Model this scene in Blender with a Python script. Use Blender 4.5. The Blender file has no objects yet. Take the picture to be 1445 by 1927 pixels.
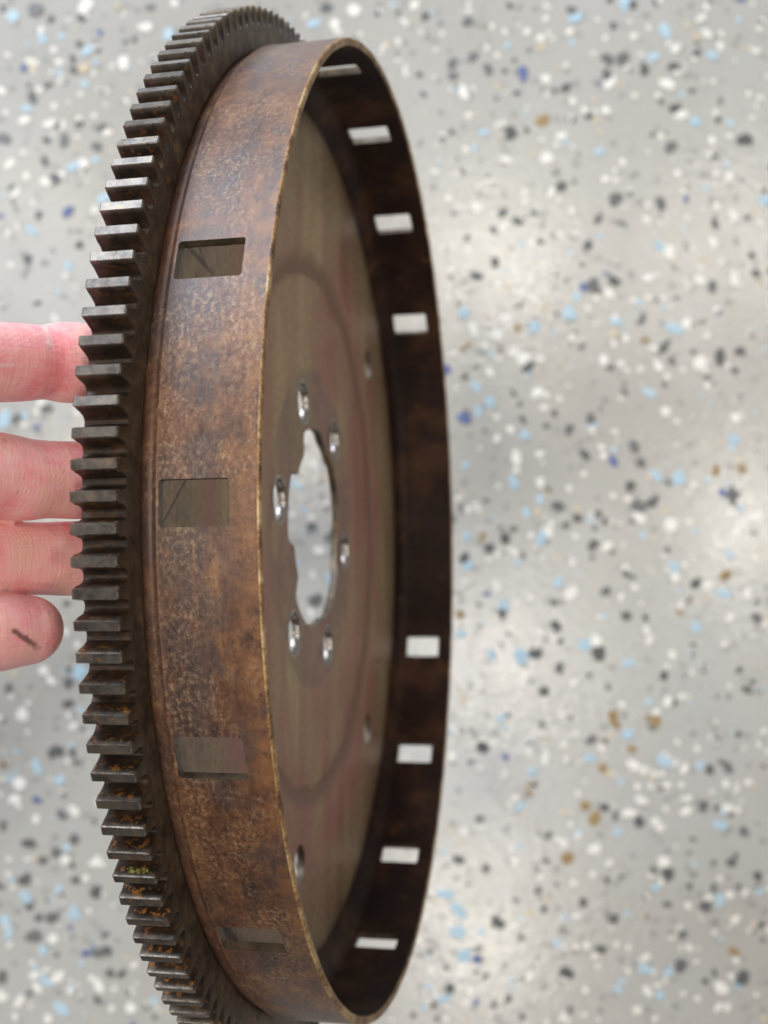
import bpy, bmesh, math, random
from mathutils import Vector, Matrix
from mathutils.geometry import delaunay_2d_cdt

random.seed(7)
PI = math.pi
scene = bpy.context.scene
C = scene.collection

# ------------------------------------------------------------------ camera
S = 0.18                      # radius of the ring gear over its teeth, metres
FOCAL_PX, IMG_W, IMG_H = 1964.14, 1445.0, 1927.0
CAM_H = 0.80                  # camera height above the floor
cam_data = bpy.data.cameras.new('camera')
cam = bpy.data.objects.new('camera', cam_data)
C.objects.link(cam)
cam.location = (0, 0, CAM_H)
cam.rotation_euler = (0, 0, 0)            # looks straight down at the floor
cam_data.sensor_fit = 'VERTICAL'
cam_data.sensor_height = 24.0
cam_data.lens = 24.0 * FOCAL_PX / IMG_H
cam_data.clip_start = 0.01
cam_data.clip_end = 50
cam_data.dof.use_dof = True
cam_data.dof.focus_distance = 0.25
cam_data.dof.aperture_fstop = cam_data.lens / 3.0
scene.camera = cam

# ------------------------------------------------------------------ light (indoors: lamps and dim room light)
world = bpy.data.worlds.new('World')
scene.world = world
world.use_nodes = True
bg = world.node_tree.nodes['Background']
bg.inputs['Color'].default_value = (0.88, 0.90, 0.94, 1)
bg.inputs['Strength'].default_value = 0.13

def area(name, loc, target, sx, sy, power, col):
    l = bpy.data.lights.new(name, 'AREA')
    l.shape = 'RECTANGLE'; l.size = sx; l.size_y = sy; l.energy = power; l.color = col
    o = bpy.data.objects.new(name, l)
    o.location = loc
    o.rotation_euler = (Vector(target) - Vector(loc)).to_track_quat('-Z', 'Y').to_euler()
    C.objects.link(o)
    return o
# open garage door towards the top-left of the picture
area('door_light', (-1.7, 2.8, 1.75), (0, 0, 0.5), 3.0, 2.0, 235, (0.80, 0.89, 1.0))
# ceiling tubes glaring on the glossy floor; last entry is an added fill lamp
for gx, gy, w in ((930, 500, 1.0), (1360, 480, 0.8), (1420, 985, 0.9), (930, 1235, 1.1), (900, 1720, 1.1), (60, 480, 0.55), (410, 900, 2.7)):
    k = (CAM_H + 2.6) / FOCAL_PX
    area('ceiling_or_fill_lamp', ((gx - IMG_W / 2) * k, -(gy - IMG_H / 2) * k, 2.6),
         ((gx - IMG_W / 2) * k, -(gy - IMG_H / 2) * k, 0), 0.26, 0.32, 6.3 * w, (1.0, 0.91, 0.78))

vs = scene.view_settings
vs.view_transform = 'Standard'; vs.look = 'None'; vs.exposure = 0.0; vs.gamma = 1.0
vs.use_curve_mapping = False
try:
    scene.cycles.use_denoising = True
    scene.cycles.max_bounces = 8
except Exception:
    pass

# ------------------------------------------------------------------ helpers
def obj(name, me, mat=None, parent=None):
    o = bpy.data.objects.new(name, me)
    C.objects.link(o)
    if mat is not None and len(me.materials) == 0:
        me.materials.append(mat)
    if parent is not None:
        o.parent = parent
    return o

def empty(name, M=None):
    o = bpy.data.objects.new(name, None)
    C.objects.link(o)
    o.empty_display_size = 0.02
    if M is not None:
        o.matrix_world = M
    return o

def tag(o, label=None, cat=None, group=None, kind=None):
    for k, v in (('label', label), ('category', cat), ('group', group), ('kind', kind)):
        if v: o[k] = v
    return o

def unit(x, y, d):            # camera-space units (x right, y down, d depth) to world metres
    return Vector((x * S, -y * S, CAM_H - d * S))

def px(x, y, depth_m):        # where a ray through a photograph pixel meets a level plane
    k = depth_m / FOCAL_PX
    return Vector(((x - IMG_W / 2) * k, -(y - IMG_H / 2) * k, CAM_H - depth_m))

class NT:
    def __init__(self, name):
        self.m = bpy.data.materials.new(name); self.m.use_nodes = True
        self.t = self.m.node_tree; self.n = self.t.nodes
        self.b = self.n['Principled BSDF']
        tc = self.n.new('ShaderNodeTexCoord'); self.co = tc.outputs['Object']
        self.gen = tc
    def link(self, a, b): self.t.links.new(a, b)
    def mapping(self, scale=(1, 1, 1), rot=(0, 0, 0), loc=(0, 0, 0), src=None):
        q = self.n.new('ShaderNodeMapping')
        q.inputs['Scale'].default_value = scale; q.inputs['Rotation'].default_value = rot; q.inputs['Location'].default_value = loc
        self.link(src or self.co, q.inputs['Vector']); return q.outputs[0]
    def noise(self, scale, detail=4, rough=0.55, src=None, dist=0.0):
        q = self.n.new('ShaderNodeTexNoise')
        q.inputs['Scale'].default_value = scale; q.inputs['Detail'].default_value = detail
        q.inputs['Roughness'].default_value = rough; q.inputs['Distortion'].default_value = dist
        self.link(src or self.co, q.inputs['Vector']); return q.outputs['Fac']
    def ramp(self, fac, stops, interp='LINEAR'):
        q = self.n.new('ShaderNodeValToRGB'); e = q.color_ramp.elements; q.color_ramp.interpolation = interp
        while len(e) < len(stops): e.new(0.5)
        for i, (p, c) in enumerate(stops):
            e[i].position = p; e[i].color = c if len(c) == 4 else (*c, 1)
        self.link(fac, q.inputs[0]); return q.outputs[0]
    def fac(self, fac, a, b, lo=0.0, hi=1.0):
        q = self.n.new('ShaderNodeMapRange'); q.clamp = True
        q.inputs['From Min'].default_value = a; q.inputs['From Max'].default_value = b
        q.inputs['To Min'].default_value = lo; q.inputs['To Max'].default_value = hi
        self.link(fac, q.inputs['Value']); return q.outputs['Result']
    def mix(self, f, a, b, mode='MIX'):
        q = self.n.new('ShaderNodeMix'); q.data_type = 'RGBA'; q.blend_type = mode
        if isinstance(f, (int, float)): q.inputs[0].default_value = f
        else: self.link(f, q.inputs[0])
        for s, v in ((q.inputs[6], a), (q.inputs[7], b)):
            if isinstance(v, tuple): s.default_value = v if len(v) == 4 else (*v, 1)
            else: self.link(v, s)
        return q.outputs[2]
    def math(self, op, a, b=0.0):
        q = self.n.new('ShaderNodeMath'); q.operation = op
        for s, v in ((q.inputs[0], a), (q.inputs[1], b)):
            if isinstance(v, (int, float)): s.default_value = v
            else: self.link(v, s)
        return q.outputs[0]
    def vmath(self, op, a, b=None):
        q = self.n.new('ShaderNodeVectorMath'); q.operation = op
        for s, v in ((q.inputs[0], a), (q.inputs[1], b)):
            if v is None: continue
            if isinstance(v, (tuple, Vector)): s.default_value = tuple(v)
            else: self.link(v, s)
        return q
    def bump(self, h, strength, dist, normal=None):
        q = self.n.new('ShaderNodeBump'); q.inputs['Strength'].default_value = strength; q.inputs['Distance'].default_value = dist
        self.link(h, q.inputs['Height'])
        if normal is not None: self.link(normal, q.inputs['Normal'])
        return q.outputs[0]
    def done(self, col=None, rough=None, metal=None, normal=None, spec=None):
        for key, v in (('Base Color', col), ('Roughness', rough), ('Metallic', metal), ('Normal', normal), ('Specular IOR Level', spec)):
            if v is None: continue
            if isinstance(v, (int, float)): self.b.inputs[key].default_value = v
            elif isinstance(v, tuple): self.b.inputs[key].default_value = v if len(v) == 4 else (*v, 1)
            else: self.link(v, self.b.inputs[key])
        return self.m

# ------------------------------------------------------------------ materials
def mat_drum_outside():
    k = NT('rusty_drum_steel')
    # unrolled band: rub marks run a little along the circumference
    sep = k.n.new('ShaderNodeSeparateXYZ'); k.link(k.co, sep.inputs[0])
    cmb = k.n.new('ShaderNodeCombineXYZ')
    k.link(k.math('MULTIPLY', k.math('ARCTAN2', sep.outputs[0], sep.outputs[1]), 0.168 * 0.80), cmb.inputs[0]); k.link(sep.outputs[2], cmb.inputs[1])
    m1 = cmb.outputs[0]
    big = k.noise(52, 5, 0.62, m1)
    mid = k.math('ADD', k.math('MULTIPLY', k.noise(260, 6, 0.68, m1), 0.6), k.math('MULTIPLY', k.noise(75, 4, 0.6, m1), 0.4))
    fine = k.noise(850, 5, 0.75, m1)
    speck = k.noise(800, 3, 0.75, m1)
    base = k.ramp(mid, [(0.34, (0.024, 0.013, 0.010)), (0.43, (0.076, 0.034, 0.019)), (0.53, (0.140, 0.061, 0.029)), (0.64, (0.240, 0.125, 0.055))])
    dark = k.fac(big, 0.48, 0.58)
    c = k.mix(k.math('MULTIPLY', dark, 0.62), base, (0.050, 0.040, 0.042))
    run = k.noise(1.0, 4, 0.6, k.mapping((26, 240, 1), src=m1))
    c = k.mix(k.fac(run, 0.50, 0.68, 0.0, 0.55), c, (0.150, 0.062, 0.034))
    c = k.mix(k.fac(run, 0.47, 0.33, 0.0, 0.45), c, (0.042, 0.028, 0.024))
    tan_area = k.fac(k.noise(60, 5, 0.7, m1), 0.44, 0.60)
    tan = k.math('MULTIPLY', k.fac(fine, 0.47, 0.70), k.fac(tan_area, 0, 1, 0.12, 0.70))
    c = k.mix(tan, c, (0.44, 0.29, 0.17))
    blk = k.math('MULTIPLY', k.fac(speck, 0.57, 0.66), 0.75)
    c = k.mix(blk, c, (0.030, 0.020, 0.016))
    # orange rust towards the open lip
    lip = k.fac(sep.outputs[2], 0.0395, 0.0470)
    c = k.mix(k.math('MULTIPLY', k.math('MULTIPLY', lip, 0.65), k.fac(k.noise(210, 4, 0.6), 0.42, 0.62)), c, (0.24, 0.105, 0.038))
    seam = k.fac(sep.outputs[2], 0.1345 * S, 0.118 * S)
    c = k.mix(k.math('MULTIPLY', seam, k.fac(k.noise(120, 4, 0.65), 0.40, 0.60, 0.15, 0.75)), c, (0.060, 0.030, 0.022))
    r = k.fac(mid, 0.3, 0.7, 0.36, 0.56)
    n = k.bump(fine, 0.35, 0.0003, k.bump(mid, 0.10, 0.0004))
    k.b.inputs['Coat Weight'].default_value = 0.32; k.b.inputs['Coat Roughness'].default_value = 0.36; k.b.inputs['Coat Tint'].default_value = (0.80, 0.86, 1.0, 1); k.link(n, k.b.inputs['Coat Normal'])
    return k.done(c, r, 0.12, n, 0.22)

def mat_lip():
    k = NT('worn_lip_rust')
    a = k.math('ADD', k.math('MULTIPLY', k.noise(90, 3, 0.6), 0.6), k.math('MULTIPLY', k.noise(900, 4, 0.7), 0.4))
    c = k.ramp(a, [(0.38, (0.080, 0.042, 0.022)), (0.45, (0.20, 0.105, 0.045)), (0.52, (0.32, 0.19, 0.080)), (0.62, (0.52, 0.38, 0.20))])
    return k.done(c, 0.55, 0.2, k.bump(a, 0.5, 0.0006))

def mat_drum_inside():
    k = NT('shade_darkened_steel')  # dark oxide brown, deepened with the drum's inner shade as colour
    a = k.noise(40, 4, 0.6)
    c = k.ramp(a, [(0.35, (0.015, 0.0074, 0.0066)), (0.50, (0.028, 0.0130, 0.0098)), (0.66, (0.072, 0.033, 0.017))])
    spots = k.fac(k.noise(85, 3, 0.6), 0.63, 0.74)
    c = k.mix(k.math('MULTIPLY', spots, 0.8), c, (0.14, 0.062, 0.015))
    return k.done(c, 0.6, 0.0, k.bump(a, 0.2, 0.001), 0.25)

PLATE_SCRATCHES = [(0.1373, -0.0017, 0.1516, 0.0106, 0.00055, 0.9), (0.1388, -0.0623, 0.1192, -0.0610, 0.0012, 0.7), (0.1314, -0.0659, 0.1250, -0.0615, 0.0008, 0.6)]
def mat_plate():
    k = NT('streaked_plate_steel')
    # rust runs along local Y
    st = k.noise(1.0, 3, 0.5, k.mapping((62, 9, 40)), 0.6)
    big = k.noise(16, 3, 0.55)
    f = k.math('ADD', k.math('MULTIPLY', st, 0.55), k.math('MULTIPLY', big, 0.45))
    sp = k.n.new('ShaderNodeSeparateXYZ'); k.link(k.co, sp.inputs[0])
    f = k.math('ADD', f, k.fac(sp.outputs[1], -0.12, 0.12, 0.045, -0.035))
    c = k.ramp(f, [(0.40, (0.340, 0.130, 0.086)), (0.49, (0.370, 0.172, 0.116)), (0.56, (0.385, 0.235, 0.138)), (0.66, (0.470, 0.335, 0.185))])
    fine = k.noise(520, 4, 0.65)
    c = k.mix(k.math('MULTIPLY', k.fac(fine, 0.5, 0.72), 0.45), c, (0.070, 0.048, 0.030))
    # ring-shaped dark rust in the pressed groove and the contact ring of the hub
    sep = k.n.new('ShaderNodeSeparateXYZ'); k.link(k.co, sep.inputs[0])
    rr = k.math('SQRT', k.math('ADD', k.math('MULTIPLY', sep.outputs[0], sep.outputs[0]), k.math('MULTIPLY', sep.outputs[1], sep.outputs[1])))
    wob = k.math('ADD', rr, k.math('MULTIPLY', k.math('SUBTRACT', k.noise(60, 3), 0.5), 0.006))
    g = k.math('MULTIPLY', k.fac(wob, 0.525 * S, 0.535 * S), k.fac(wob, 0.585 * S, 0.553 * S))
    c = k.mix(k.math('MULTIPLY', g, 0.62), c, (0.130, 0.052, 0.025))
    edge = k.fac(wob, 0.815 * S, 0.872 * S)  # shade of the corner at the drum wall, painted as a dark rim
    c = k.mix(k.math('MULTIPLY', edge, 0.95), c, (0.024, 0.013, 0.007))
    c = k.mix(k.math('MULTIPLY', k.fac(rr, 0.66 * S, 0.74 * S), k.fac(rr, 0.87 * S, 0.84 * S, 0.0, 0.55)), c, k.ramp(k.noise(420, 5, 0.7), [(0.36, (0.15, 0.105, 0.055)), (0.5, (0.30, 0.235, 0.14)), (0.66, (0.42, 0.34, 0.22))]))
    for (ax, ay, bx, by, rad, amt) in PLATE_SCRATCHES:
        A, B = Vector((ax, ay, 0)), Vector((bx, by, 0)); ab = B - A
        fl = k.n.new('ShaderNodeCombineXYZ'); k.link(sep.outputs[0], fl.inputs[0]); k.link(sep.outputs[1], fl.inputs[1])
        pa = k.vmath('SUBTRACT', fl.outputs[0], A).outputs[0]
        t = k.fac(k.math('DIVIDE', k.vmath('DOT_PRODUCT', pa, ab).outputs['Value'], ab.length_squared), 0, 1)
        q = k.vmath('SCALE', ab); k.link(t, q.inputs['Scale']); q.inputs[0].default_value = tuple(ab)
        d = k.vmath('DISTANCE', pa, q.outputs[0]).outputs['Value']
        d = k.math('ADD', d, k.math('MULTIPLY', k.math('SUBTRACT', k.noise(500, 3, 0.7), 0.5), rad * 2.2))
        c = k.mix(k.math('MULTIPLY', k.fac(d, rad, rad * 0.3), amt), c, (0.040, 0.020, 0.012))
    hub = k.fac(rr, 0.338 * S, 0.330 * S)
    c = k.mix(k.math('MULTIPLY', hub, 0.45), c, k.ramp(k.noise(90, 4, 0.6), [(0.38, (0.13, 0.085, 0.072)), (0.5, (0.19, 0.14, 0.115)), (0.62, (0.32, 0.24, 0.14))]))
    crack = k.fac(k.noise(1.0, 6, 0.7, k.mapping((260, 60, 60), (0, 0, 0.5))), 0.66, 0.70)
    c = k.mix(k.math('MULTIPLY', crack, 0.5), c, (0.05, 0.028, 0.018))
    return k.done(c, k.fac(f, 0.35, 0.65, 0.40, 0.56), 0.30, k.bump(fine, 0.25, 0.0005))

def mat_gear(name, land=False):
    k = NT(name)
    a = k.noise(170, 5, 0.65); b = k.noise(60, 3, 0.6)
    c = k.ramp(a, [(0.33, (0.040, 0.029, 0.020)), (0.48, (0.090, 0.067, 0.045)), (0.60, (0.140, 0.105, 0.070)), (0.74, (0.23, 0.16, 0.080))])
    rust = k.math('MULTIPLY', k.fac(k.noise(330, 4, 0.65), 0.60, 0.68), k.fac(b, 0.45, 0.6))
    c = k.mix(k.math('MULTIPLY', rust, 0.75), c, (0.36, 0.15, 0.030))
    return k.done(c, 0.5, 0.45, k.bump(a, 0.3, 0.0006))

def mat_tooth():
    k = NT('dark_tooth_steel')
    inf = k.n.new('ShaderNodeObjectInfo')
    off = k.n.new('ShaderNodeCombineXYZ')
    k.link(k.math('MULTIPLY', inf.outputs['Random'], 7.3), off.inputs[0]); k.link(k.math('MULTIPLY', inf.outputs['Random'], 3.1), off.inputs[1])
    v = k.vmath('ADD', k.co, off.outputs[0]).outputs[0]
    a = k.noise(260, 5, 0.65, v); b = k.noise(620, 3, 0.6, v)
    flank = k.ramp(a, [(0.35, (0.013, 0.008, 0.006)), (0.52, (0.030, 0.019, 0.013)), (0.68, (0.070, 0.036, 0.017))])  # dark steel, with the gullets' shade put into the colour
    sep = k.n.new('ShaderNodeSeparateXYZ'); k.link(k.co, sep.inputs[0])
    landf = k.fac(sep.outputs[0], 0.992 * S, 0.997 * S)
    land = k.ramp(a, [(0.35, (0.060, 0.052, 0.047)), (0.5, (0.105, 0.094, 0.085)), (0.62, (0.14, 0.122, 0.10)), (0.75, (0.17, 0.11, 0.06))])
    c = k.mix(landf, flank, land)
    sc_ = k.n.new('ShaderNodeSeparateColor'); k.link(inf.outputs['Color'], sc_.inputs[0]); amt = sc_.outputs[0]
    rust = k.math('MULTIPLY', k.fac(b, 0.54, 0.62), k.math('MULTIPLY', amt, k.fac(sep.outputs[0], 0.975 * S, 0.989 * S)))
    c = k.mix(k.math('MULTIPLY', rust, k.fac(landf, 0, 1, 0.75, 0.30)), c, (0.42, 0.18, 0.040))
    return k.done(c, k.fac(landf, 0, 1, 0.5, 0.34), k.fac(landf, 0, 1, 0.25, 0.65), k.bump(a, 0.25, 0.0004))

def mat_floor():
    k = NT('grey_epoxy')
    big = k.noise(2.6, 3, 0.5); mid = k.noise(30, 4, 0.6)
    c = k.ramp(big, [(0.38, (0.400, 0.380, 0.345)), (0.55, (0.440, 0.428, 0.400)), (0.7, (0.450, 0.445, 0.435))])
    c = k.mix(k.math('MULTIPLY', k.fac(mid, 0.5, 0.7), 0.20), c, (0.33, 0.32, 0.29))
    h = k.noise(170, 3, 0.6); h2 = k.noise(28, 2, 0.5)
    n = k.bump(h, 0.45, 0.0008, k.bump(h2, 0.06, 0.002))
    return k.done(c, k.fac(k.noise(9, 3, 0.6), 0.35, 0.65, 0.14, 0.23), 0.0, n, 0.70)

def mat_flake(name, c0, c1, rough=0.35):
    k = NT(name)
    inf = k.n.new('ShaderNodeObjectInfo')
    f = k.noise(200, 2, 0.5)
    f2 = k.math('ADD', k.math('MULTIPLY', f, 0.6), k.math('MULTIPLY', inf.outputs['Random'], 0.4))
    return k.done(k.mix(f2, c0, c1), rough, 0.0, k.bump(k.noise(170, 3, 0.6), 0.3, 0.001))

def mat_skin():
    k = NT('pink_skin')
    # hand-local axes: X along the fingers, Y across them, Z out of the palm
    blot = k.noise(85, 5, 0.65); fine = k.noise(700, 3, 0.6)
    c = k.ramp(blot, [(0.33, (0.86, 0.48, 0.40)), (0.46, (0.90, 0.46, 0.46)), (0.56, (0.90, 0.37, 0.40)), (0.68, (0.84, 0.26, 0.29))])
    c = k.mix(k.math('MULTIPLY', k.fac(fine, 0.45, 0.7), 0.15), c, (0.80, 0.48, 0.42))
    wr = k.noise(1.0, 3, 0.6, k.mapping((110, 1500, 900)))
    tr = k.noise(1.0, 3, 0.6, k.mapping((1500, 170, 170)))
    w = k.n.new('ShaderNodeTexWave'); w.wave_type = 'RINGS'; w.rings_direction = 'SPHERICAL'
    w.inputs['Scale'].default_value = 330; w.inputs['Distortion'].default_value = 3.0; w.inputs['Detail'].default_value = 1.0; w.inputs['Detail Scale'].default_value = 0.08
    k.link(k.co, w.inputs['Vector'])
    c = k.mix(k.math('MULTIPLY', k.fac(wr, 0.55, 0.68), 0.25), c, (0.86, 0.58, 0.54))
    c = k.mix(k.math('MULTIPLY', k.fac(tr, 0.57, 0.70), 0.18), c, (0.60, 0.20, 0.20))
    # grime: a dark scratch across the pad of the little finger and a dirty tip
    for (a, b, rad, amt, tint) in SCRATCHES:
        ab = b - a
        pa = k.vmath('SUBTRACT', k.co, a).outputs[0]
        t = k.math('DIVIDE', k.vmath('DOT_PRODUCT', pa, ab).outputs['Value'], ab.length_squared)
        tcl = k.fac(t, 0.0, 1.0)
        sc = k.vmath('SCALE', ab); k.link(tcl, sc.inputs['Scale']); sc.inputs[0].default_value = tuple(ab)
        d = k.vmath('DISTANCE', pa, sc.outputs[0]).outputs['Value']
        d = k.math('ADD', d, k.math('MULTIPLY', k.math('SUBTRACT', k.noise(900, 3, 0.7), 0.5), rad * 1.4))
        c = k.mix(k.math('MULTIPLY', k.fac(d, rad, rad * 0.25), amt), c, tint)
    n = k.bump(k.math('MULTIPLY', w.outputs['Fac'], k.fac(k.noise(130, 2, 0.5), 0.40, 0.62)), 0.085, 0.0003, k.bump(wr, 0.32, 0.0006, k.bump(tr, 0.26, 0.0006)))
    k.b.inputs['Subsurface Weight'].default_value = 0.35
    k.b.inputs['Subsurface Radius'].default_value = (1.0, 0.35, 0.2)
    k.b.inputs['Subsurface Scale'].default_value = 0.003
    return k.done(c, 0.40, 0.0, n, 0.5)

# ------------------------------------------------------------------ floor
floor_mat = mat_floor()
bm = bmesh.new()
bmesh.ops.create_grid(bm, x_segments=2, y_segments=2, size=4.0)
me = bpy.data.meshes.new('floor'); bm.to_mesh(me); bm.free()
floor = tag(obj('floor', me, floor_mat), kind='structure')
tag(floor, label='glossy grey epoxy floor sprinkled with coloured paint flakes')

FLAKE_MATS = {
    'w': mat_flake('cream_flake', (0.74, 0.70, 0.63), (0.86, 0.84, 0.80)),
    'k': mat_flake('charcoal_flake', (0.045, 0.047, 0.048), (0.20, 0.20, 0.20)),
    'b': mat_flake('pale_blue_flake', (0.34, 0.52, 0.64), (0.48, 0.60, 0.68)),
    'd': mat_flake('deep_blue_flake', (0.065, 0.095, 0.26), (0.16, 0.20, 0.36)),
    't': mat_flake('tan_flake', (0.52, 0.42, 0.27), (0.66, 0.57, 0.42)),
    'g': mat_flake('grey_flake', (0.24, 0.235, 0.22), (0.38, 0.37, 0.35)),
    'r': mat_flake('brown_rust_stain', (0.22, 0.135, 0.050), (0.38, 0.27, 0.13)),
}
def flake_outline(r, n, rnd):
    a0 = rnd.random() * 6.3; out = []
    ax = 0.68 + 0.7 * rnd.random(); rot = rnd.random() * 6.3
    for i in range(n):
        a = a0 + (i + rnd.uniform(-0.28, 0.28)) * 2 * PI / n
        q = r * rnd.uniform(0.78, 1.18)
        x, y = q * math.cos(a) * ax, q * math.sin(a) / ax
        out.append((x * math.cos(rot) - y * math.sin(rot), x * math.sin(rot) + y * math.cos(rot)))
    return out
def flake_geo(pts, h):
    n = len(pts)
    v = [(x, y, 0.0) for x, y in pts] + [(x * 0.93, y * 0.93, h) for x, y in pts]
    f = [tuple(range(n, 2 * n))] + [(i, (i + 1) % n, n + (i + 1) % n, n + i) for i in range(n)]
    return v, f
# flakes seen in the photograph, as (crop origin x, y, crop zoom) and positions per colour
FL = [
 (820, 0, 2.312, {
  'k': '320,25 135,95 160,245 75,275 78,330 225,300 340,262 590,45 855,20 770,115 745,258 810,258 740,325 515,395 565,380 600,520 665,505 325,578 65,575 350,405 905,300 1030,290 1135,228 1040,470 1235,440 1225,520 1340,610 1020,640 940,585 545,808 355,962 250,1000 180,1200 255,1140 290,925 705,950 820,980 780,868 660,1068 635,1150 680,1240 775,1222 975,885 960,1305 900,1378 755,1600 400,1595 125,1640 365,1755 380,1825 820,1705 995,1672 1235,1555 1320,1530 1300,1615 990,1515 1025,1570 670,1820 515,1795 280,1520 1200,1250 1390,1190 1370,1110 1215,975',
  'w': '300,140 395,135 455,165 580,140 120,400 565,285 755,360 1005,365 595,440 480,345 740,480 1045,210 1150,80 1175,145 1235,200 1275,590 1200,612 455,610 545,590 310,700 480,690 130,650 185,810 235,785 500,835 385,875 175,900 295,985 735,780 915,955 1050,755 1275,770 1015,1100 1410,425 1065,500 965,415 925,120 660,1340 755,1280 305,1390 265,1455 165,1440 340,1530 385,1565 235,1620 965,1590 1000,1790 925,1210 1090,1410 1305,1820 1150,1580 730,1570 440,1710 1220,900 1290,930 1200,1050 1240,1140 1300,1210 1150,1220',
  'b': '310,200 1000,140 940,250 1200,240 1070,410 710,660 210,575 120,1365 430,1420 170,1680 185,1790 1040,1430 780,1400 970,1070 610,1290 585,1360 235,1750 820,10 605,80 1430,870 930,1710 1130,530',
  'd': '380,320 710,365 1085,865 645,1248 740,1190 1230,1360 45,1610 125,1820',
  't': '270,375 1090,110 460,205 770,1450',
  'r': '465,525 140,1500 355,1425 905,1480'}),
 (850, 800, 2.4286, {
  'k': '535,20 605,135 830,95 865,170 815,280 480,370 520,460 575,425 670,410 700,440 855,370 915,350 820,440 640,605 645,548 800,680 700,760 468,810 795,870 385,1045 490,1112 420,1215 125,820 230,855 170,565 55,610 475,920 1085,800 1380,490 1280,320 1390,880 970,1145 1110,725 240,515',
  'w': '295,145 400,130 295,205 265,20 640,20 745,30 550,630 545,770 205,740 300,815 710,555 1000,455 1020,695 1150,1100 1005,1050 905,980 890,940 1170,730 1350,770 1270,880 660,990 130,1195 435,485 855,420 405,265 1280,400 1340,450 1300,490 1390,420 1360,350',
  'b': '60,185 335,50 285,265 400,340 340,400 70,510 75,640 300,630 410,520 485,720 240,820 1240,770 1015,650 1115,485 1265,590 320,1060 40,955 740,110 930,230 1040,240 605,1000 1110,920 1285,65',
  'd': '160,770 1240,310 735,165', 't': '570,385 50,1245',
  'r': '1205,205 1325,200 1250,685 1040,855 140,510 35,865'}),
 (820, 1200, 2.312, {
  'k': '435,70 530,130 470,230 710,68 990,165 1350,225 460,375 205,475 675,445 1225,440 1315,420 1190,570 1270,565 1160,735 1220,740 1280,770 735,740 880,800 780,775 1340,840 1115,875 475,970 485,862 215,1005 100,965 445,1100 470,1180 270,1240 740,1050 640,1150 770,1220 1005,1160 945,1010 1005,1025 1120,1030 1285,975 1100,1080 1205,1090 1400,1040 1170,1170 1075,1290 1420,1315 1415,1250 720,1355 570,1460 1065,1430 1210,1460 1170,1495 1330,1475 215,1470 60,1525 315,1570 255,1600 190,790',
  'w': '1165,125 1275,210 1065,255 1010,280 960,325 1405,465 475,525 405,490 320,725 860,555 900,590 950,590 1080,570 875,650 895,710 1200,670 1260,635 845,765 955,800 975,825 1090,755 1265,740 1310,750 620,865 555,895 690,920 755,980 345,975 990,975 1185,1135 1275,1120 1305,1225 915,1390 690,1385 405,1475 115,1450 1305,1405 1240,1525 920,1540 1075,1550 1225,1610 1265,1610 645,1640 550,1650 875,1620 45,1660 720,480 1100,1350 1285,1475',
  'b': '285,350 240,70 370,80 665,525 1000,540 790,845 415,580 365,740 40,1115 95,1185 100,1280 560,1220 530,1330 975,1555 910,1440 1010,1455 330,1500 35,1570 1145,560 1240,815 955,1090 1410,1100 835,415 1235,1140 120,1380 790,1530 840,110',
  'd': '305,520 180,1400 175,1585', 't': '190,910 110,885',
  'r': '400,640 405,675 650,730 690,780 570,960 770,345 780,375 925,350 955,368 850,485 725,565 1295,1365'}),
 (0, 0, 2.89, {
  'k': '20,50 200,50 280,105 445,100 820,38 730,215 435,240 395,320 400,380 160,465 180,530 265,465 560,690 435,675 315,680 350,760 255,765 20,755 245,880 310,970 210,1170 155,1410 430,1330 205,1650 525,800',
  'w': '465,35 225,165 800,150 45,300 320,340 675,345 215,490 440,515 330,440 690,550 135,655 270,675 130,830 65,885 460,890 330,960 85,1050 145,960 585,720 520,1140 45,1270 10,495 250,990 950,20',
  'b': '80,90 475,280 525,340 460,455 400,910 520,865 180,1255 375,1445 235,210 570,1080 920,190 145,590',
  'd': '545,180 130,370 370,1150 5,1175', 't': '455,375 175,365'}),
 (0, 1250, 2.847, {
  'k': '370,100 50,125 370,210 300,470 390,475 445,345 335,805 505,840 400,940 155,960 305,1010 135,1150 405,1155 515,1215 390,1075 235,1050 20,865 285,1355 210,1355 185,1460 570,1535 525,1545 565,1450 525,1800 655,1655 590,1655 15,1670 160,1300 830,1890 410,525',
  'w': '235,35 275,85 125,275 370,270 105,640 80,725 195,830 400,785 510,1065 460,1145 290,1470 315,1675 205,1735 190,1665 530,1720 105,1810 85,1890 380,1750 705,1845 260,1900 10,1780 615,1740 350,1050',
  'b': '205,555 60,615 325,620 85,465 140,1250 30,1370 50,1430 240,1535 195,1625 340,1850 355,985 320,1205 410,1335 430,40 255,1700 830,1800',
  'd': '200,725 465,1548 380,1410', 'r': '25,530 20,545'}),
 (0, 580, 6.88, {'k': '600,1300 220,1420', 'w': '540,1240 720,140 1000,1350', 'b': '320,1390 60,1440', 'd': '475,1540'}),
 (480, 640, 2.753, {'w': '310,650 330,1090 300,1215 290,1415', 'k': '385,1020 315,1345 295,965', 'b': '225,755 255,880 400,1255'}),
 (500, 0, 2.0, {'w': '150,60 260,90 330,40 520,80 560,20', 'k': '230,30 420,50 600,60', 'b': '180,90 480,20', 'd': '40,110'}),
]
rnd = random.Random(21)
flakes = []
for ox, oy, z, cols in FL:
    for c, s in cols.items():
        for tok in s.split():
            a, b = map(float, tok.split(','))
            p = px(ox + a / z, oy + b / z, CAM_H)
            r = {'w': 0.0041, 'k': 0.0043, 'b': 0.0046, 'd': 0.0040, 't': 0.0040, 'r': 0.0043, 'g': 0.003}[c] * rnd.choice((0.55, 0.75, 0.85, 1.0, 1.05, 1.3)) * rnd.uniform(0.9, 1.1)
            flakes.append((r, c, p.x, p.y))
flakes.sort(key=lambda q: -q[0])
protos = {}
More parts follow.
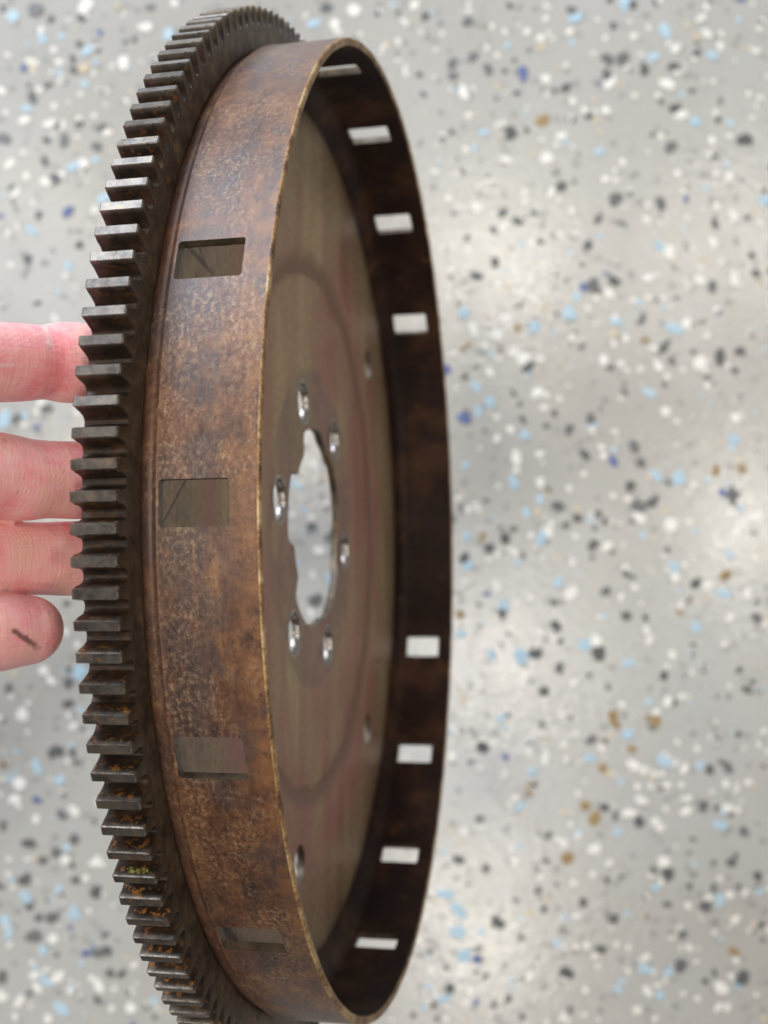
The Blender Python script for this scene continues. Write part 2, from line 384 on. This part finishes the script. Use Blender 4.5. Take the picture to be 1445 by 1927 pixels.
for c in FLAKE_MATS:
    protos[c] = []
    for i in range(7):
        me = bpy.data.meshes.new('flake')
        v, f = flake_geo(flake_outline(1.0, rnd.choice((5, 6, 7, 8)) if c != 'r' else 11, rnd), 0.10)
        me.from_pydata(v, [], f); me.materials.append(FLAKE_MATS[c]); protos[c].append(me)
order = list(FLAKE_MATS)
SV, SF, SM = [], [], []
def bulk(r, c, x, y, h=0.0003):
    v, f = flake_geo(flake_outline(r, rnd.choice((5, 6, 7)), rnd), h)
    b = len(SV)
    SV.extend((a + x, q + y, w) for a, q, w in v)
    SF.extend(tuple(i + b for i in t) for t in f); SM.extend([order.index(c)] * len(f))
for i, (r, c, x, y) in enumerate(flakes):
    if i < 300:
        o = obj('flake' if c != 'r' else 'rust_stain', rnd.choice(protos[c]), None, floor)
        o.location = (x, y, 0.0002 + 0.00004 * (i % 5)); o.rotation_euler = (0, 0, rnd.random() * 6.28); o.scale = (r, r, 0.0030)
    else:
        bulk(r, c, x, y)
# faint half-buried flakes in view, and the same mix going on round the edge of the picture
hw, hh = IMG_W / 2 * CAM_H / FOCAL_PX, IMG_H / 2 * CAM_H / FOCAL_PX
for i in range(3200):
    bulk(rnd.uniform(0.0010, 0.0030), rnd.choice('ggggggwwwwtbk'), rnd.uniform(-hw, hw), rnd.uniform(-hh, hh), 0.00015)
for i in range(9500):
    x, y = rnd.uniform(-1.0, 1.0), rnd.uniform(-1.1, 1.1)
    if abs(x) < hw and abs(y) < hh: continue
    bulk(rnd.uniform(0.0022, 0.0042), rnd.choice('wwwwwkkkkbbdggt'), x, y)
me = bpy.data.meshes.new('flake_scatter'); me.from_pydata(SV, [], SF)
for c in order: me.materials.append(FLAKE_MATS[c])
me.polygons.foreach_set('material_index', SM)
sc = obj('flake_scatter', me, None, floor); sc['kind'] = 'stuff'; sc.location.z = 0.0001

# ------------------------------------------------------------------ the flywheel
# solved from the photograph: axle direction and position in camera space
AX = [(-0.1895716, 0.00175657, 0.98186533), (-0.09037961, 0.99572169, -0.01923121), (-0.97769839, -0.0923863, -0.1886018)]
T = (-0.23189373, 0.03664738, 2.22737637)
R3 = Matrix((AX[0], [-v for v in AX[1]], [-v for v in AX[2]]))
WM = Matrix.Translation(unit(*T)) @ R3.to_4x4()
wheel = tag(empty('flywheel', WM), 'large rusty starter ring flywheel with slotted drum, held upright by fingers', 'flywheel')

G0, G1 = 0.0489, 0.1078        # ring gear, back and front
RD, TH = 0.935, 0.014          # drum radius, sheet thickness
ZR = 0.2633                    # open lip of the drum
Z0, Z1, SWID = 0.1328, 0.2255, 0.0317
SP, SPH = math.radians(20), 0.0427
NT_, TPH = 163, 0.07544
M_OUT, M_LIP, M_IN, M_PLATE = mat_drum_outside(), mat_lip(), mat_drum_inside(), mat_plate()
M_GEAR, M_TOOTH = mat_gear('dark_gear_steel'), mat_tooth()

class Mesh:
    """vertices with explicit normals, so thin sheets shade cleanly"""
    def __init__(self): self.v, self.n, self.f, self.m = [], [], [], []
    def add(self, pts, nrm, faces, mi=0):
        b = len(self.v)
        self.v += [tuple(c * S for c in p) for p in pts]; self.n += nrm
        self.f += [tuple(i + b for i in t) for t in faces]; self.m += [mi] * len(faces)
    def build(self, name, mats, parent):
        fixed = []
        for f in self.f:           # wind every face to agree with its normals
            a, b, c = (Vector(self.v[i]) for i in f[:3])
            g = (b - a).cross(c - a); w = Vector((0, 0, 0))
            for i in f: w += Vector(self.n[i])
            fixed.append(f if g.dot(w) >= 0 else tuple(reversed(f)))
        me = bpy.data.meshes.new(name); me.from_pydata(self.v, [], fixed)
        for m in mats: me.materials.append(m)
        me.polygons.foreach_set('material_index', self.m)
        for p in me.polygons: p.use_smooth = True
        me.normals_split_custom_set_from_vertices([Vector(q).normalized() for q in self.n])
        return obj(name, me, None, parent)

def rounded_rect(x0, x1, y0, y1, rx, ry, n=4):
    out = []
    for cx, cy, a0 in ((x1 - rx, y1 - ry, 0), (x0 + rx, y1 - ry, 90), (x0 + rx, y0 + ry, 180), (x1 - rx, y0 + ry, 270)):
        for i in range(n + 1):
            a = math.radians(a0 + 90 * i / n); out.append((cx + rx * math.cos(a), cy + ry * math.sin(a)))
    return out
def in_poly(x, y, P):
    r = False; j = len(P) - 1
    for i in range(len(P)):
        if (P[i][1] > y) != (P[j][1] > y) and x < (P[j][0] - P[i][0]) * (y - P[i][1]) / (P[j][1] - P[i][1]) + P[i][0]: r = not r
        j = i
    return r

# --- drum band: 18 slot places, three pairs of them blank
def cyl(r, t, z): return (r * math.cos(t), r * math.sin(t), z)
drum = Mesh()
ZT = ZR - 0.003
for s in range(18):
    tc = SPH + (s - 1) * SP
    a, b = tc - SP / 2, tc + SP / 2
    hole = None
    if s not in (4, 5, 10, 11, 16, 17):
        hole = rounded_rect(tc - SWID, tc + SWID, Z0 + 0.001, Z1, 0.0045, 0.0045)
    pts, edges = [], []
    nx, zs = 22, [Z0, 0.150, 0.170, 0.190, 0.210, 0.232, 0.248, ZT]
    for i in range(nx + 1):
        for z in zs:
            x = a + (b - a) * i / nx
            if hole and tc - SWID - .004 < x < tc + SWID + .004 and Z0 + .0001 < z < Z1 + .004: continue
            pts.append((x, z))
    if hole:
        k0 = len(pts); pts += hole; edges = [(k0 + i, k0 + (i + 1) % len(hole)) for i in range(len(hole))]
    res = delaunay_2d_cdt([Vector(p) for p in pts], edges, [], 0, 1e-7)
    vv, tri = res[0], [list(t) for t in res[2]]
    tri = [t for t in tri if not (hole and in_poly(sum(vv[i][0] for i in t) / 3, sum(vv[i][1] for i in t) / 3, hole))]
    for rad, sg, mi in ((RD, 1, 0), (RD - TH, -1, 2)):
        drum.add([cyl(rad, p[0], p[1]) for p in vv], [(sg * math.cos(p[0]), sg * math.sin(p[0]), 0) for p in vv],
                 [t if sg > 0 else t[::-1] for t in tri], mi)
    if hole:
        n = len(hole)
        for i in range(n):
            p, q = hole[i], hole[(i + 1) % n]
            P = [cyl(RD, *p), cyl(RD, *q), cyl(RD - TH, *q), cyl(RD - TH, *p)]
            nn = (Vector(P[1]) - Vector(P[0])).cross(Vector(P[3]) - Vector(P[0]))
            if nn.length < 1e-12: continue
            nn.normalize(); cc = Vector(cyl(RD, tc, (Z0 + Z1) / 2)) - Vector(P[0])
            if nn.dot(cc) < 0: nn = -nn
            drum.add(P, [tuple(nn)] * 4, [(0, 1, 2, 3)], 3)
def lathe(mesh, prof, mi, seg=396, t0=SPH - 1.5 * SP):
    """prof: list of ((r, z), (nr, nz))"""
    P, N, F = [], [], []
    k = len(prof)
    for i in range(seg):
        t = t0 + 2 * PI * i / seg
        for (r, z), (nr, nz) in prof:
            P.append(cyl(r, t, z)); N.append((nr * math.cos(t), nr * math.sin(t), nz))
    for i in range(seg):
        j = (i + 1) % seg
        for q in range(k - 1):
            F.append((i * k + q, j * k + q, j * k + q + 1, i * k + q + 1))
    mesh.add(P, N, F, mi)
# lip: slightly rounded, outside to inside
lathe(drum, [((RD, ZT), (1, 0)), ((RD - .0012, ZR - .0008), (.75, .65)), ((RD - .004, ZR + .0004), (.2, 1)), ((RD - TH + .003, ZR + .0002), (-.2, 1)), ((RD - TH, ZT), (-1, 0))], 1)
# shoulder between the ring gear and the band, with a fine ridge
lathe(drum, [((0.905, 0.0935), (.8, -.5)), ((0.918, 0.1000), (.8, -.4)), ((0.9258, 0.1090), (.95, -.25)), ((0.9285, 0.1150), (.98, -.15)), ((0.9295, 0.1200), (1, .15)),
             ((0.9292, 0.1222), (1, .1)), ((0.9318, 0.1262), (.85, -.5)), ((0.9353, 0.1302), (.9, -.3)), ((0.9362, 0.1316), (1, .3)), ((RD, Z0), (1, 0.05))], 0)
# inside of the bend
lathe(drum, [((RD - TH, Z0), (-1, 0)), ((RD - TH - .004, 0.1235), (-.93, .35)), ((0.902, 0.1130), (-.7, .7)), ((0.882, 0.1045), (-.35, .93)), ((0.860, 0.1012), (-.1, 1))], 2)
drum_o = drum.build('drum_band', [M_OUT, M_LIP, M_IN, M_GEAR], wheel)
tag(drum_o, label='rusty brown slotted drum band with worn bright lip')

# --- pressed plate with the scalloped centre hole, bolt holes and outer holes
def plate_z(r):
    if r < 0.332: return 0.0900
    if r < 0.345: return 0.0900 + 0.0035 * (r - 0.332) / 0.013
    if r < 0.524: return 0.0935
    if r < 0.536: return 0.0935 - 0.0040 * (r - 0.524) / 0.012
    if r < 0.570: return 0.0895 + 0.0105 * (r - 0.536) / 0.034
    return 0.1000 + 0.0012 * max(0, (r - 0.84)) / 0.02
TABS = [math.radians(a) for a in (27, 99, 171, -117, -45)]
def centre_hole():
    out = []
    for i in range(180):
        t = -PI + 2 * PI * i / 180
        r = 0.212
        for a in TABS:
            d = abs((t - a + PI) % (2 * PI) - PI)
            w = min(1, max(0, (math.radians(18) - d) / math.radians(8))); w = w * w * (3 - 2 * w)
            r -= w * (0.040 if -0.9 < a < 0.6 else 0.011 if abs(a) < 2.2 else 0.020)
        out.append((r * math.cos(t), r * math.sin(t)))
    return out
holes = [centre_hole()]
def circ(r, t, hr, n=24):
    x, y = r * math.cos(t), r * math.sin(t)
    return [(x + hr * math.cos(2 * PI * i / n), y + hr * math.sin(2 * PI * i / n)) for i in range(n)]
BOLTS = [math.radians(-67 + 60 * i) for i in range(6)]
for t in BOLTS: holes.append(circ(0.272, t, 0.0400))
for t, hr in ((-136.5, 0.040), (135.5, 0.040), (77, 0.038), (-45, 0.04), (14, 0.04)): holes.append(circ(0.676, math.radians(t), hr))
holes.append(circ(0.700, math.radians(153), 0.016, 14))
pts, edges = [], []
for h in holes:
    k0 = len(pts); pts += h; edges += [(k0 + i, k0 + (i + 1) % len(h)) for i in range(len(h))]
RAD = [0.300, 0.332, 0.3385, 0.345, 0.38, 0.43, 0.48, 0.524, 0.530, 0.536, 0.553, 0.570, 0.60, 0.64, 0.68, 0.72, 0.76, 0.80, 0.84, 0.860]
import functools
for r in RAD:
    n = 180
    k0 = len(pts)
    clash = False
    for i in range(n):
        t = 2 * PI * i / n
        x, y = r * math.cos(t), r * math.sin(t)
        near = any(in_poly(x, y, h) or min((x - a) ** 2 + (y - b) ** 2 for a, b in h) < 0.0045 ** 2 for h in holes)
        if not near: pts.append((x, y))
res = delaunay_2d_cdt([Vector(p) for p in pts], edges, [], 0, 1e-7)
vv = res[0]
tri = []
for t in res[2]:
    cx, cy = sum(vv[i][0] for i in t) / 3, sum(vv[i][1] for i in t) / 3
    if not any(in_poly(cx, cy, h) for h in holes): tri.append(list(t))
def dimple(x, y):            # shallow recess pressed into each tab
    d = 0
    for a in TABS:
        q = math.hypot(x - 0.238 * math.cos(a), y - 0.238 * math.sin(a))
        d = max(d, 0.004 * max(0, 1 - (q / 0.03) ** 2))
    return d
plate = Mesh()
def pz(x, y): return plate_z(math.hypot(x, y)) - dimple(x, y)
def pn(x, y):
    e = 0.003; r = math.hypot(x, y)
    dz = (plate_z(r + e) - plate_z(r - e)) / (2 * e)
    dx = -(dimple(x + e, y) - dimple(x - e, y)) / (2 * e); dy = -(dimple(x, y + e) - dimple(x, y - e)) / (2 * e)
    return (-dz * x / max(r, .01) - dx, -dz * y / max(r, .01) - dy, 1)
plate.add([(p[0], p[1], pz(p[0], p[1])) for p in vv], [pn(p[0], p[1]) for p in vv], tri, 0)
PT = 0.016
plate.add([(p[0], p[1], pz(p[0], p[1]) - PT) for p in vv], [tuple(-c for c in pn(p[0], p[1])) for p in vv], [t[::-1] for t in tri], 0)
for h in holes:
    n = len(h); cx, cy = sum(p[0] for p in h) / n, sum(p[1] for p in h) / n
    P, N, F = [], [], []
    for x, y in h:
        z = pz(x, y); P += [(x, y, z), (x, y, z - PT)]; N += [(cx - x, cy - y, 0)] * 2
    for i in range(n):
        j = (i + 1) % n; F.append((2 * i, 2 * i + 1, 2 * j + 1, 2 * j))
    plate.add(P, N, F, 1)
# back of the bend
lathe(plate, [((0.860, 0.0852), (0, -1)), ((0.885, 0.0866), (.3, -.95)), ((0.905, 0.0935), (.8, -.5))], 0)
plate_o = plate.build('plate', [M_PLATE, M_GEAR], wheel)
tag(plate_o, label='streaked olive and brown pressed plate inside the drum')

# --- bright chamfer rings of the six bolt holes
def mat_bright():
    k = NT('rubbed_bolt_seat'); a = k.noise(300, 3, 0.6)
    return k.done(k.ramp(a, [(0.35, (0.20, 0.13, 0.08)), (0.5, (0.38, 0.37, 0.36)), (0.7, (0.55, 0.56, 0.58))]), 0.30, 0.85)
M_BRIGHT = mat_bright()
seat_me = None
for t in BOLTS:
    if seat_me is None:
        bm = bmesh.new()
        rings = [(0.0470, 0.0002), (0.0455, 0.0014), (0.0425, 0.0012), (0.0392, -0.0030), (0.0394, -0.0158)]
        R = []
        for r, z in rings: R.append([bm.verts.new((r * S * math.cos(2 * PI * i / 32), r * S * math.sin(2 * PI * i / 32), z * S)) for i in range(32)])
        for a in range(len(R) - 1):
            for i in range(32):
                f = bm.faces.new((R[a][i], R[a][(i + 1) % 32], R[a + 1][(i + 1) % 32], R[a + 1][i])); f.smooth = True
        bmesh.ops.recalc_face_normals(bm, faces=bm.faces)
        seat_me = bpy.data.meshes.new('bolt_seat'); bm.to_mesh(seat_me); bm.free()
    o = obj('bolt_seat', seat_me, M_BRIGHT, plate_o)
    o.location = (0.272 * S * math.cos(t), 0.272 * S * math.sin(t), 0.0901 * S)

# --- ring gear
ring = Mesh()
RC = 0.9600
lathe(ring, [((RC, G0 + .001), (0, -1)), ((0.9150, G0 + .001), (0, -1))], 0, 326)
lathe(ring, [((0.9150, G0 + .001), (-1, 0)), ((0.9150, G1 - .004), (-1, 0))], 0, 326)
lathe(ring, [((0.9150, G1 - .004), (.3, .95)), ((0.9265, G1 - .003), (-.3, 1)), ((0.9300, G1), (-.2, 1)), ((0.9330, G1 + .0002), (0, 1)), ((RC, G1), (0, 1))], 0, 326)
ring_o = ring.build('ring_gear', [M_GEAR], wheel)
tag(ring_o, label='dark steel ring gear with square-cut starter teeth')

pitch = 2 * PI / NT_
def tooth_profile():
    half = [(0.150, 1.0), (0.170, 0.9980), (0.198, 0.9940), (0.224, 0.9890), (0.248, 0.9830), (0.278, 0.9775), (0.320, 0.9727), (0.380, 0.9697), (0.440, 0.9685), (0.5, 0.9682)]
    R = [(a * pitch, r) for a, r in half]
    return [(-a, r) for a, r in R[::-1]] + R
prof = tooth_profile()
EDGE = len(prof) // 2 - 1
def tooth_mesh(jit):
    bm = bmesh.new()
    rr = random.Random(jit)
    ch = 0.0020
    P2 = [Vector((r * math.cos(a), r * math.sin(a))) for a, r in prof]
    nrm = []
    for i in range(len(P2)):
        d = P2[min(i + 1, len(P2) - 1)] - P2[max(i - 1, 0)]; nrm.append(Vector((d.y, -d.x)).normalized())
    nick = [rr.uniform(-.0010, .0016) for _ in P2]
    def sec(z, inset):
        out = []
        for i, (p, n) in enumerate(zip(P2, nrm)):
            q = p - n * (inset + (0.0 if i in (0, len(P2) - 1) else nick[i] * .5))
            out.append(bm.verts.new((q.x * S, q.y * S, z * S)))
        return out
    back = [G0, G0 + ch, G1 - ch * .8, G1]
    secs = [sec(back[0], ch * .9), sec(back[1], 0), sec(back[2], 0), sec(back[3], ch * .8)]
    n = len(P2)
    for a in range(3):
        for i in range(n - 1):
            f = bm.faces.new((secs[a][i], secs[a][i + 1], secs[a + 1][i + 1], secs[a + 1][i]))
            f.smooth = (a == 1)
            if (a == 1 and i in (EDGE - 1, n - 1 - EDGE)) or (a != 1 and EDGE - 1 <= i <= n - 1 - EDGE): f.material_index = 2
    def cap(sc, z, flip):
        lo = [bm.verts.new((RC * math.cos(a) * S, RC * math.sin(a) * S, z * S)) for a, r in (prof[0], prof[n // 2], prof[-1])]
        f = bm.faces.new((sc + [lo[2], lo[1], lo[0]])[::-1] if flip else sc + [lo[2], lo[1], lo[0]])
        f.material_index = 1
        return f
    cap(secs[0], G0, True); cap(secs[3], G1, False)
    bmesh.ops.recalc_face_normals(bm, faces=bm.faces)
    # recalc on an open shell can flip; make the land face outwards
    for f in bm.faces:
        pass
    for e in bm.edges:
        if len(e.link_faces) == 2 and e.calc_face_angle(0) > math.radians(32): e.smooth = False
    me = bpy.data.meshes.new('tooth'); bm.to_mesh(me); bm.free()
    me.materials.append(M_TOOTH); me.materials.append(M_GEAR); me.materials.append(M_WORN)
    return me
def mat_worn():
    k = NT('worn_tooth_edge'); a = k.noise(700, 4, 0.7)
    return k.done(k.ramp(a, [(0.36, (0.060, 0.045, 0.035)), (0.5, (0.20, 0.175, 0.15)), (0.64, (0.36, 0.31, 0.26))]), 0.36, 0.6)
M_WORN = mat_worn()
teeth = [tooth_mesh(i) for i in range(10)]
for i in range(NT_):
    o = obj('tooth', teeth[random.randrange(10)], None, ring_o)
    ang = TPH + (i - 14) * 0.0385473
    o.rotation_euler = (0, 0, ang)
    rusty = max(0.0, min(1.0, (math.sin(ang) + 0.15) / 0.5)) if math.cos(ang) > 0 else 0.4
    o.color = (random.uniform(0.05, 0.35) + rusty * random.uniform(0.1, 0.9), 0, 0, 1)

# ------------------------------------------------------------------ hand
U = Vector((0.62, 0.0, 0.78)).normalized()      # finger direction in camera space (right and away)
def tube(bm, path, seg=28, closed_tip=True, thick=0.88):
    """path: (point(world), half width, half thickness); sweeps an ellipse, rounded at both ends"""
    n = len(path); rings = []
    side0 = Vector((0, 1, 0))
    for i, (p, w, h) in enumerate(path):
        d = (path[min(i + 1, n - 1)][0] - path[max(i - 1, 0)][0]).normalized()
        s = (side0 - d * side0.dot(d)).normalized(); u = d.cross(s)
        rings.append([bm.verts.new(p + s * (w * math.cos(2 * PI * k / seg)) + u * (h * math.sin(2 * PI * k / seg))) for k in range(seg)])
    for a in range(n - 1):
        for k in range(seg):
            bm.faces.new((rings[a][k], rings[a][(k + 1) % seg], rings[a + 1][(k + 1) % seg], rings[a + 1][k]))
    for r, flip in ((rings[0], True), (rings[-1], False)):
        bm.faces.new(r[::-1] if flip else r)
def smooth_path(keys, n):
    """Catmull-Rom through (x, y, d, w, h)"""
    out = []
    K = [keys[0]] + keys + [keys[-1]]
    for i in range(1, len(K) - 2):
        for j in range(n):
            t = j / n
            q = []
            for c in range(5):
                a, b, cc, d = K[i - 1][c], K[i][c], K[i + 1][c], K[i + 2][c]
                q.append(0.5 * (2 * b + (cc - a) * t + (2 * a - 5 * b + 4 * cc - d) * t * t + (3 * b - a - 3 * cc + d) * t ** 3))
            out.append(q)
    out.append(list(keys[-1]))
    return out
def finger(bm, keys):
    q = smooth_path(keys, 10)
    # hemispherical cap at the tip (first key)
    x, y, d, w, h = q[0]
    dirv = Vector(q[0][:3]) - Vector(q[2][:3]); dirv.normalize()
    cap = []
    for i in range(1, 9):
        a = PI / 2 * i / 8.15
        e = Vector((x, y, d)) + dirv * (w * 1.05 * math.sin(a))
        f = math.cos(a) ** 0.85
        cap.append([e.x, e.y, e.z, w * f, h * f])
    full = cap[::-1] + q
    tube(bm, [(unit(a, b, c), w * S, h * S) for a, b, c, w, h in full])

def at(pxx, pyy, s):       # finger centre-line: s measured back from the gear edge along the finger
    x, d = -0.398 - U.x * s, 1.368 - U.z * s
    return x, (pyy - 963.5) / FOCAL_PX * d, d
hb = bmesh.new()
def key(pyy, s, w, h=None, dy=0.0):
    x, y, d = at(0, pyy, s); return (x, y + dy, d, w, h if h else w * 0.90)
MCPS = {'index': (-0.775, -0.185, 1.195), 'middle': (-0.795, -0.060, 1.185), 'ring': (-0.785, 0.060, 1.19), 'little': (-0.735, 0.160, 1.18)}
WRIST = (-1.27, 0.14, 1.24)
def chain(ys, ws, name, tip_s=-0.055, deeper=0.0):
    (y0, y1, y2) = ys
    k = [key(y0, tip_s, ws[0] * 0.93), key(y0, 0.0, ws[0]), key((y0 + y1) / 2, 0.030, ws[0] * 0.985), key(y1, 0.056, ws[1]), key(y1, 0.085, ws[2] * 0.99), key(y2, 0.120, ws[2]), key(y2, 0.165, ws[2] * 1.02), key(y2, 0.20, ws[2] * 1.06)]
    g = 1 + deeper / 1.35
    k = [(a * g, b * g, c * g, w * g, h * g) for a, b, c, w, h in k]
    # tip leans along the back of the wheel
    t = k[0]; k[0] = (t[0] - 0.028, t[1], t[2] + 0.012, t[3], t[4])
    m = MCPS[name]; e = k[-1]
    k.append(((e[0] + m[0]) / 2, (e[1] + m[1]) / 2, (e[2] + m[2]) / 2 + 0.012, ws[2] * 1.05, ws[2] * 0.98))
    k.append((m[0], m[1], m[2], ws[2] * 1.15, ws[2] * 1.1))
    k.append((m[0] * 0.6 + WRIST[0] * 0.4, m[1] * 0.75 + WRIST[1] * 0.25, m[2] * 0.6 + WRIST[2] * 0.4, ws[2] * 1.25, ws[2] * 1.2))
    k.append((WRIST[0], WRIST[1] + (m[1] - WRIST[1]) * 0.35, WRIST[2], ws[2] * 1.1, ws[2] * 1.1))
    finger(hb, k)
chain((683, 682, 682), (0.0525, 0.0470, 0.0492), 'index')
chain((904, 902, 894), (0.0510, 0.0500, 0.0530), 'middle')
chain((1051, 1051, 1051), (0.0488, 0.0465, 0.0468), 'ring', deeper=0.035)
# little finger: its tip stays free of the wheel and shows its pad
lk = []
for s, w, yy in ((0.0, 0.0440, 1186), (0.030, 0.0480, 1188), (0.060, 0.0490, 1192), (0.085, 0.0470, 1195), (0.115, 0.0470, 1198), (0.16, 0.0480, 1200)):
    x, d = -0.4455 - U.x * s, 1.300 - U.z * s
    lk.append((x, (yy - 963.5) / FOCAL_PX * d, d, w, w * 0.92))
m = MCPS['little']; e = lk[-1]
lk.append(((e[0] + m[0]) / 2, (e[1] + m[1]) / 2, (e[2] + m[2]) / 2, 0.049, 0.047))
lk.append((m[0], m[1], m[2], 0.054, 0.052))
lk.append((m[0] * 0.6 + WRIST[0] * 0.4, m[1] * 0.75 + WRIST[1] * 0.25, m[2] * 0.6 + WRIST[2] * 0.4, 0.060, 0.060))
lk.append((WRIST[0], WRIST[1] + 0.05, WRIST[2], 0.052, 0.055))
finger(hb, lk)
# thumb along the top of the palm, and the forearm
finger(hb, [(-0.95, -0.36, 1.34, 0.050, 0.042), (-1.00, -0.32, 1.33, 0.058, 0.050), (-1.05, -0.22, 1.30, 0.056, 0.054), (-1.09, -0.12, 1.27, 0.070, 0.068), (-1.16, 0.02, 1.24, 0.085, 0.080), (-1.27, 0.14, 1.24, 0.07, 0.07)])
fore = smooth_path([(-1.16, 0.09, 1.24, 0.13, 0.085), (-1.32, 0.16, 1.24, 0.155, 0.105), (-1.62, 0.34, 1.24, 0.165, 0.125), (-2.2, 0.75, 1.20, 0.21, 0.18)], 8)
tube(hb, [(unit(a, b, c), w * S, h * S) for a, b, c, w, h in fore])
bmesh.ops.recalc_face_normals(hb, faces=hb.faces)
# hand-local frame: X along the fingers
ux = (unit(U.x, 0, U.z) - unit(0, 0, 0)).normalized(); uy = Vector((0, 1, 0)); uz = ux.cross(uy)
HM = Matrix((ux, uy, uz)).transposed().to_4x4(); HM.translation = unit(*at(0, 963.5, 0.0))
hb.transform(HM.inverted())
HI = HM.inverted()
def hl(pxx, pyy, d): # photograph pixel at a depth (units) -> hand-local
    return HI @ unit((pxx - IMG_W / 2) / FOCAL_PX * d, (pyy - IMG_H / 2) / FOCAL_PX * d, d)
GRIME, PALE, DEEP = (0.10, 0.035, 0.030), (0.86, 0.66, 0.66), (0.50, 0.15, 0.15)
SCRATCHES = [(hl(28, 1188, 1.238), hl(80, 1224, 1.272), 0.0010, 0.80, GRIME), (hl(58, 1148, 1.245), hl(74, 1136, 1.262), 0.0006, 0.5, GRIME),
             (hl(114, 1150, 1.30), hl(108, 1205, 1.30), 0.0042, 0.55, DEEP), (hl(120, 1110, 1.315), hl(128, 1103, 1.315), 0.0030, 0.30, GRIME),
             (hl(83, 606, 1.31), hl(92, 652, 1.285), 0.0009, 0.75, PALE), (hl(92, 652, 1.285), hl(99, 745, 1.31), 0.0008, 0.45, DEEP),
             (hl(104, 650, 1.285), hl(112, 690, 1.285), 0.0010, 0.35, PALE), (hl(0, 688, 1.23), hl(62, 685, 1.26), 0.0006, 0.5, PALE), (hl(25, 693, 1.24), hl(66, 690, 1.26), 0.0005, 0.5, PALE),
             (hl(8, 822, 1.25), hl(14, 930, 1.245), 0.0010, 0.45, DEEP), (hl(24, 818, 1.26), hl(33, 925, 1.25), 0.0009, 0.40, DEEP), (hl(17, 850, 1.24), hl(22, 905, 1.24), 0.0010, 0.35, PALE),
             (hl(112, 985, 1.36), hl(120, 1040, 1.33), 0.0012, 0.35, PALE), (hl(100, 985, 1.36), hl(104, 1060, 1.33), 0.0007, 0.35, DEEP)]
me = bpy.data.meshes.new('hand'); hb.to_mesh(me); hb.free()
hand = obj('person', me, mat_skin())
hand.matrix_world = HM
for p in me.polygons: p.use_smooth = True
rm = hand.modifiers.new('skin', 'REMESH'); rm.mode = 'VOXEL'; rm.voxel_size = 0.0006; rm.use_smooth_shade = True
sm = hand.modifiers.new('soften', 'SMOOTH'); sm.factor = 0.5; sm.iterations = 6
tag(hand, 'bare left hand with palm side showing, fingers braced behind the gear teeth', 'hand')

# ------------------------------------------------------------------ moss caught on a tooth
def mat_moss():
    k = NT('olive_moss'); a = k.noise(1500, 3, 0.6)
    return k.done(k.ramp(a, [(0.35, (0.05, 0.06, 0.012)), (0.65, (0.22, 0.22, 0.05))]), 0.8, 0.0)
bm = bmesh.new()
rr = random.Random(4)
mang = TPH + 12 * 0.0385473 - 0.205 * pitch
for i in range(11):
    c = Vector(cyl(0.9915 + rr.uniform(-.003, .003), mang + rr.uniform(-.0012, .0004), 0.068 + 0.0026 * i + rr.uniform(-.001, .001))) * S
    bmesh.ops.create_icosphere(bm, subdivisions=1, radius=rr.uniform(.0003, .00062), matrix=Matrix.Translation(c) @ Matrix.Diagonal((1, rr.uniform(.6, 1.2), rr.uniform(.7, 1.3), 1)))
for v in bm.verts: v.co += Vector((rr.uniform(-1, 1), rr.uniform(-1, 1), rr.uniform(-1, 1))) * 0.00010
me = bpy.data.meshes.new('moss'); bm.to_mesh(me); bm.free()
moss = obj('moss', me, mat_moss()); moss.matrix_world = WM
tag(moss, 'tiny green moss clumps caught on one lower gear tooth', 'moss')
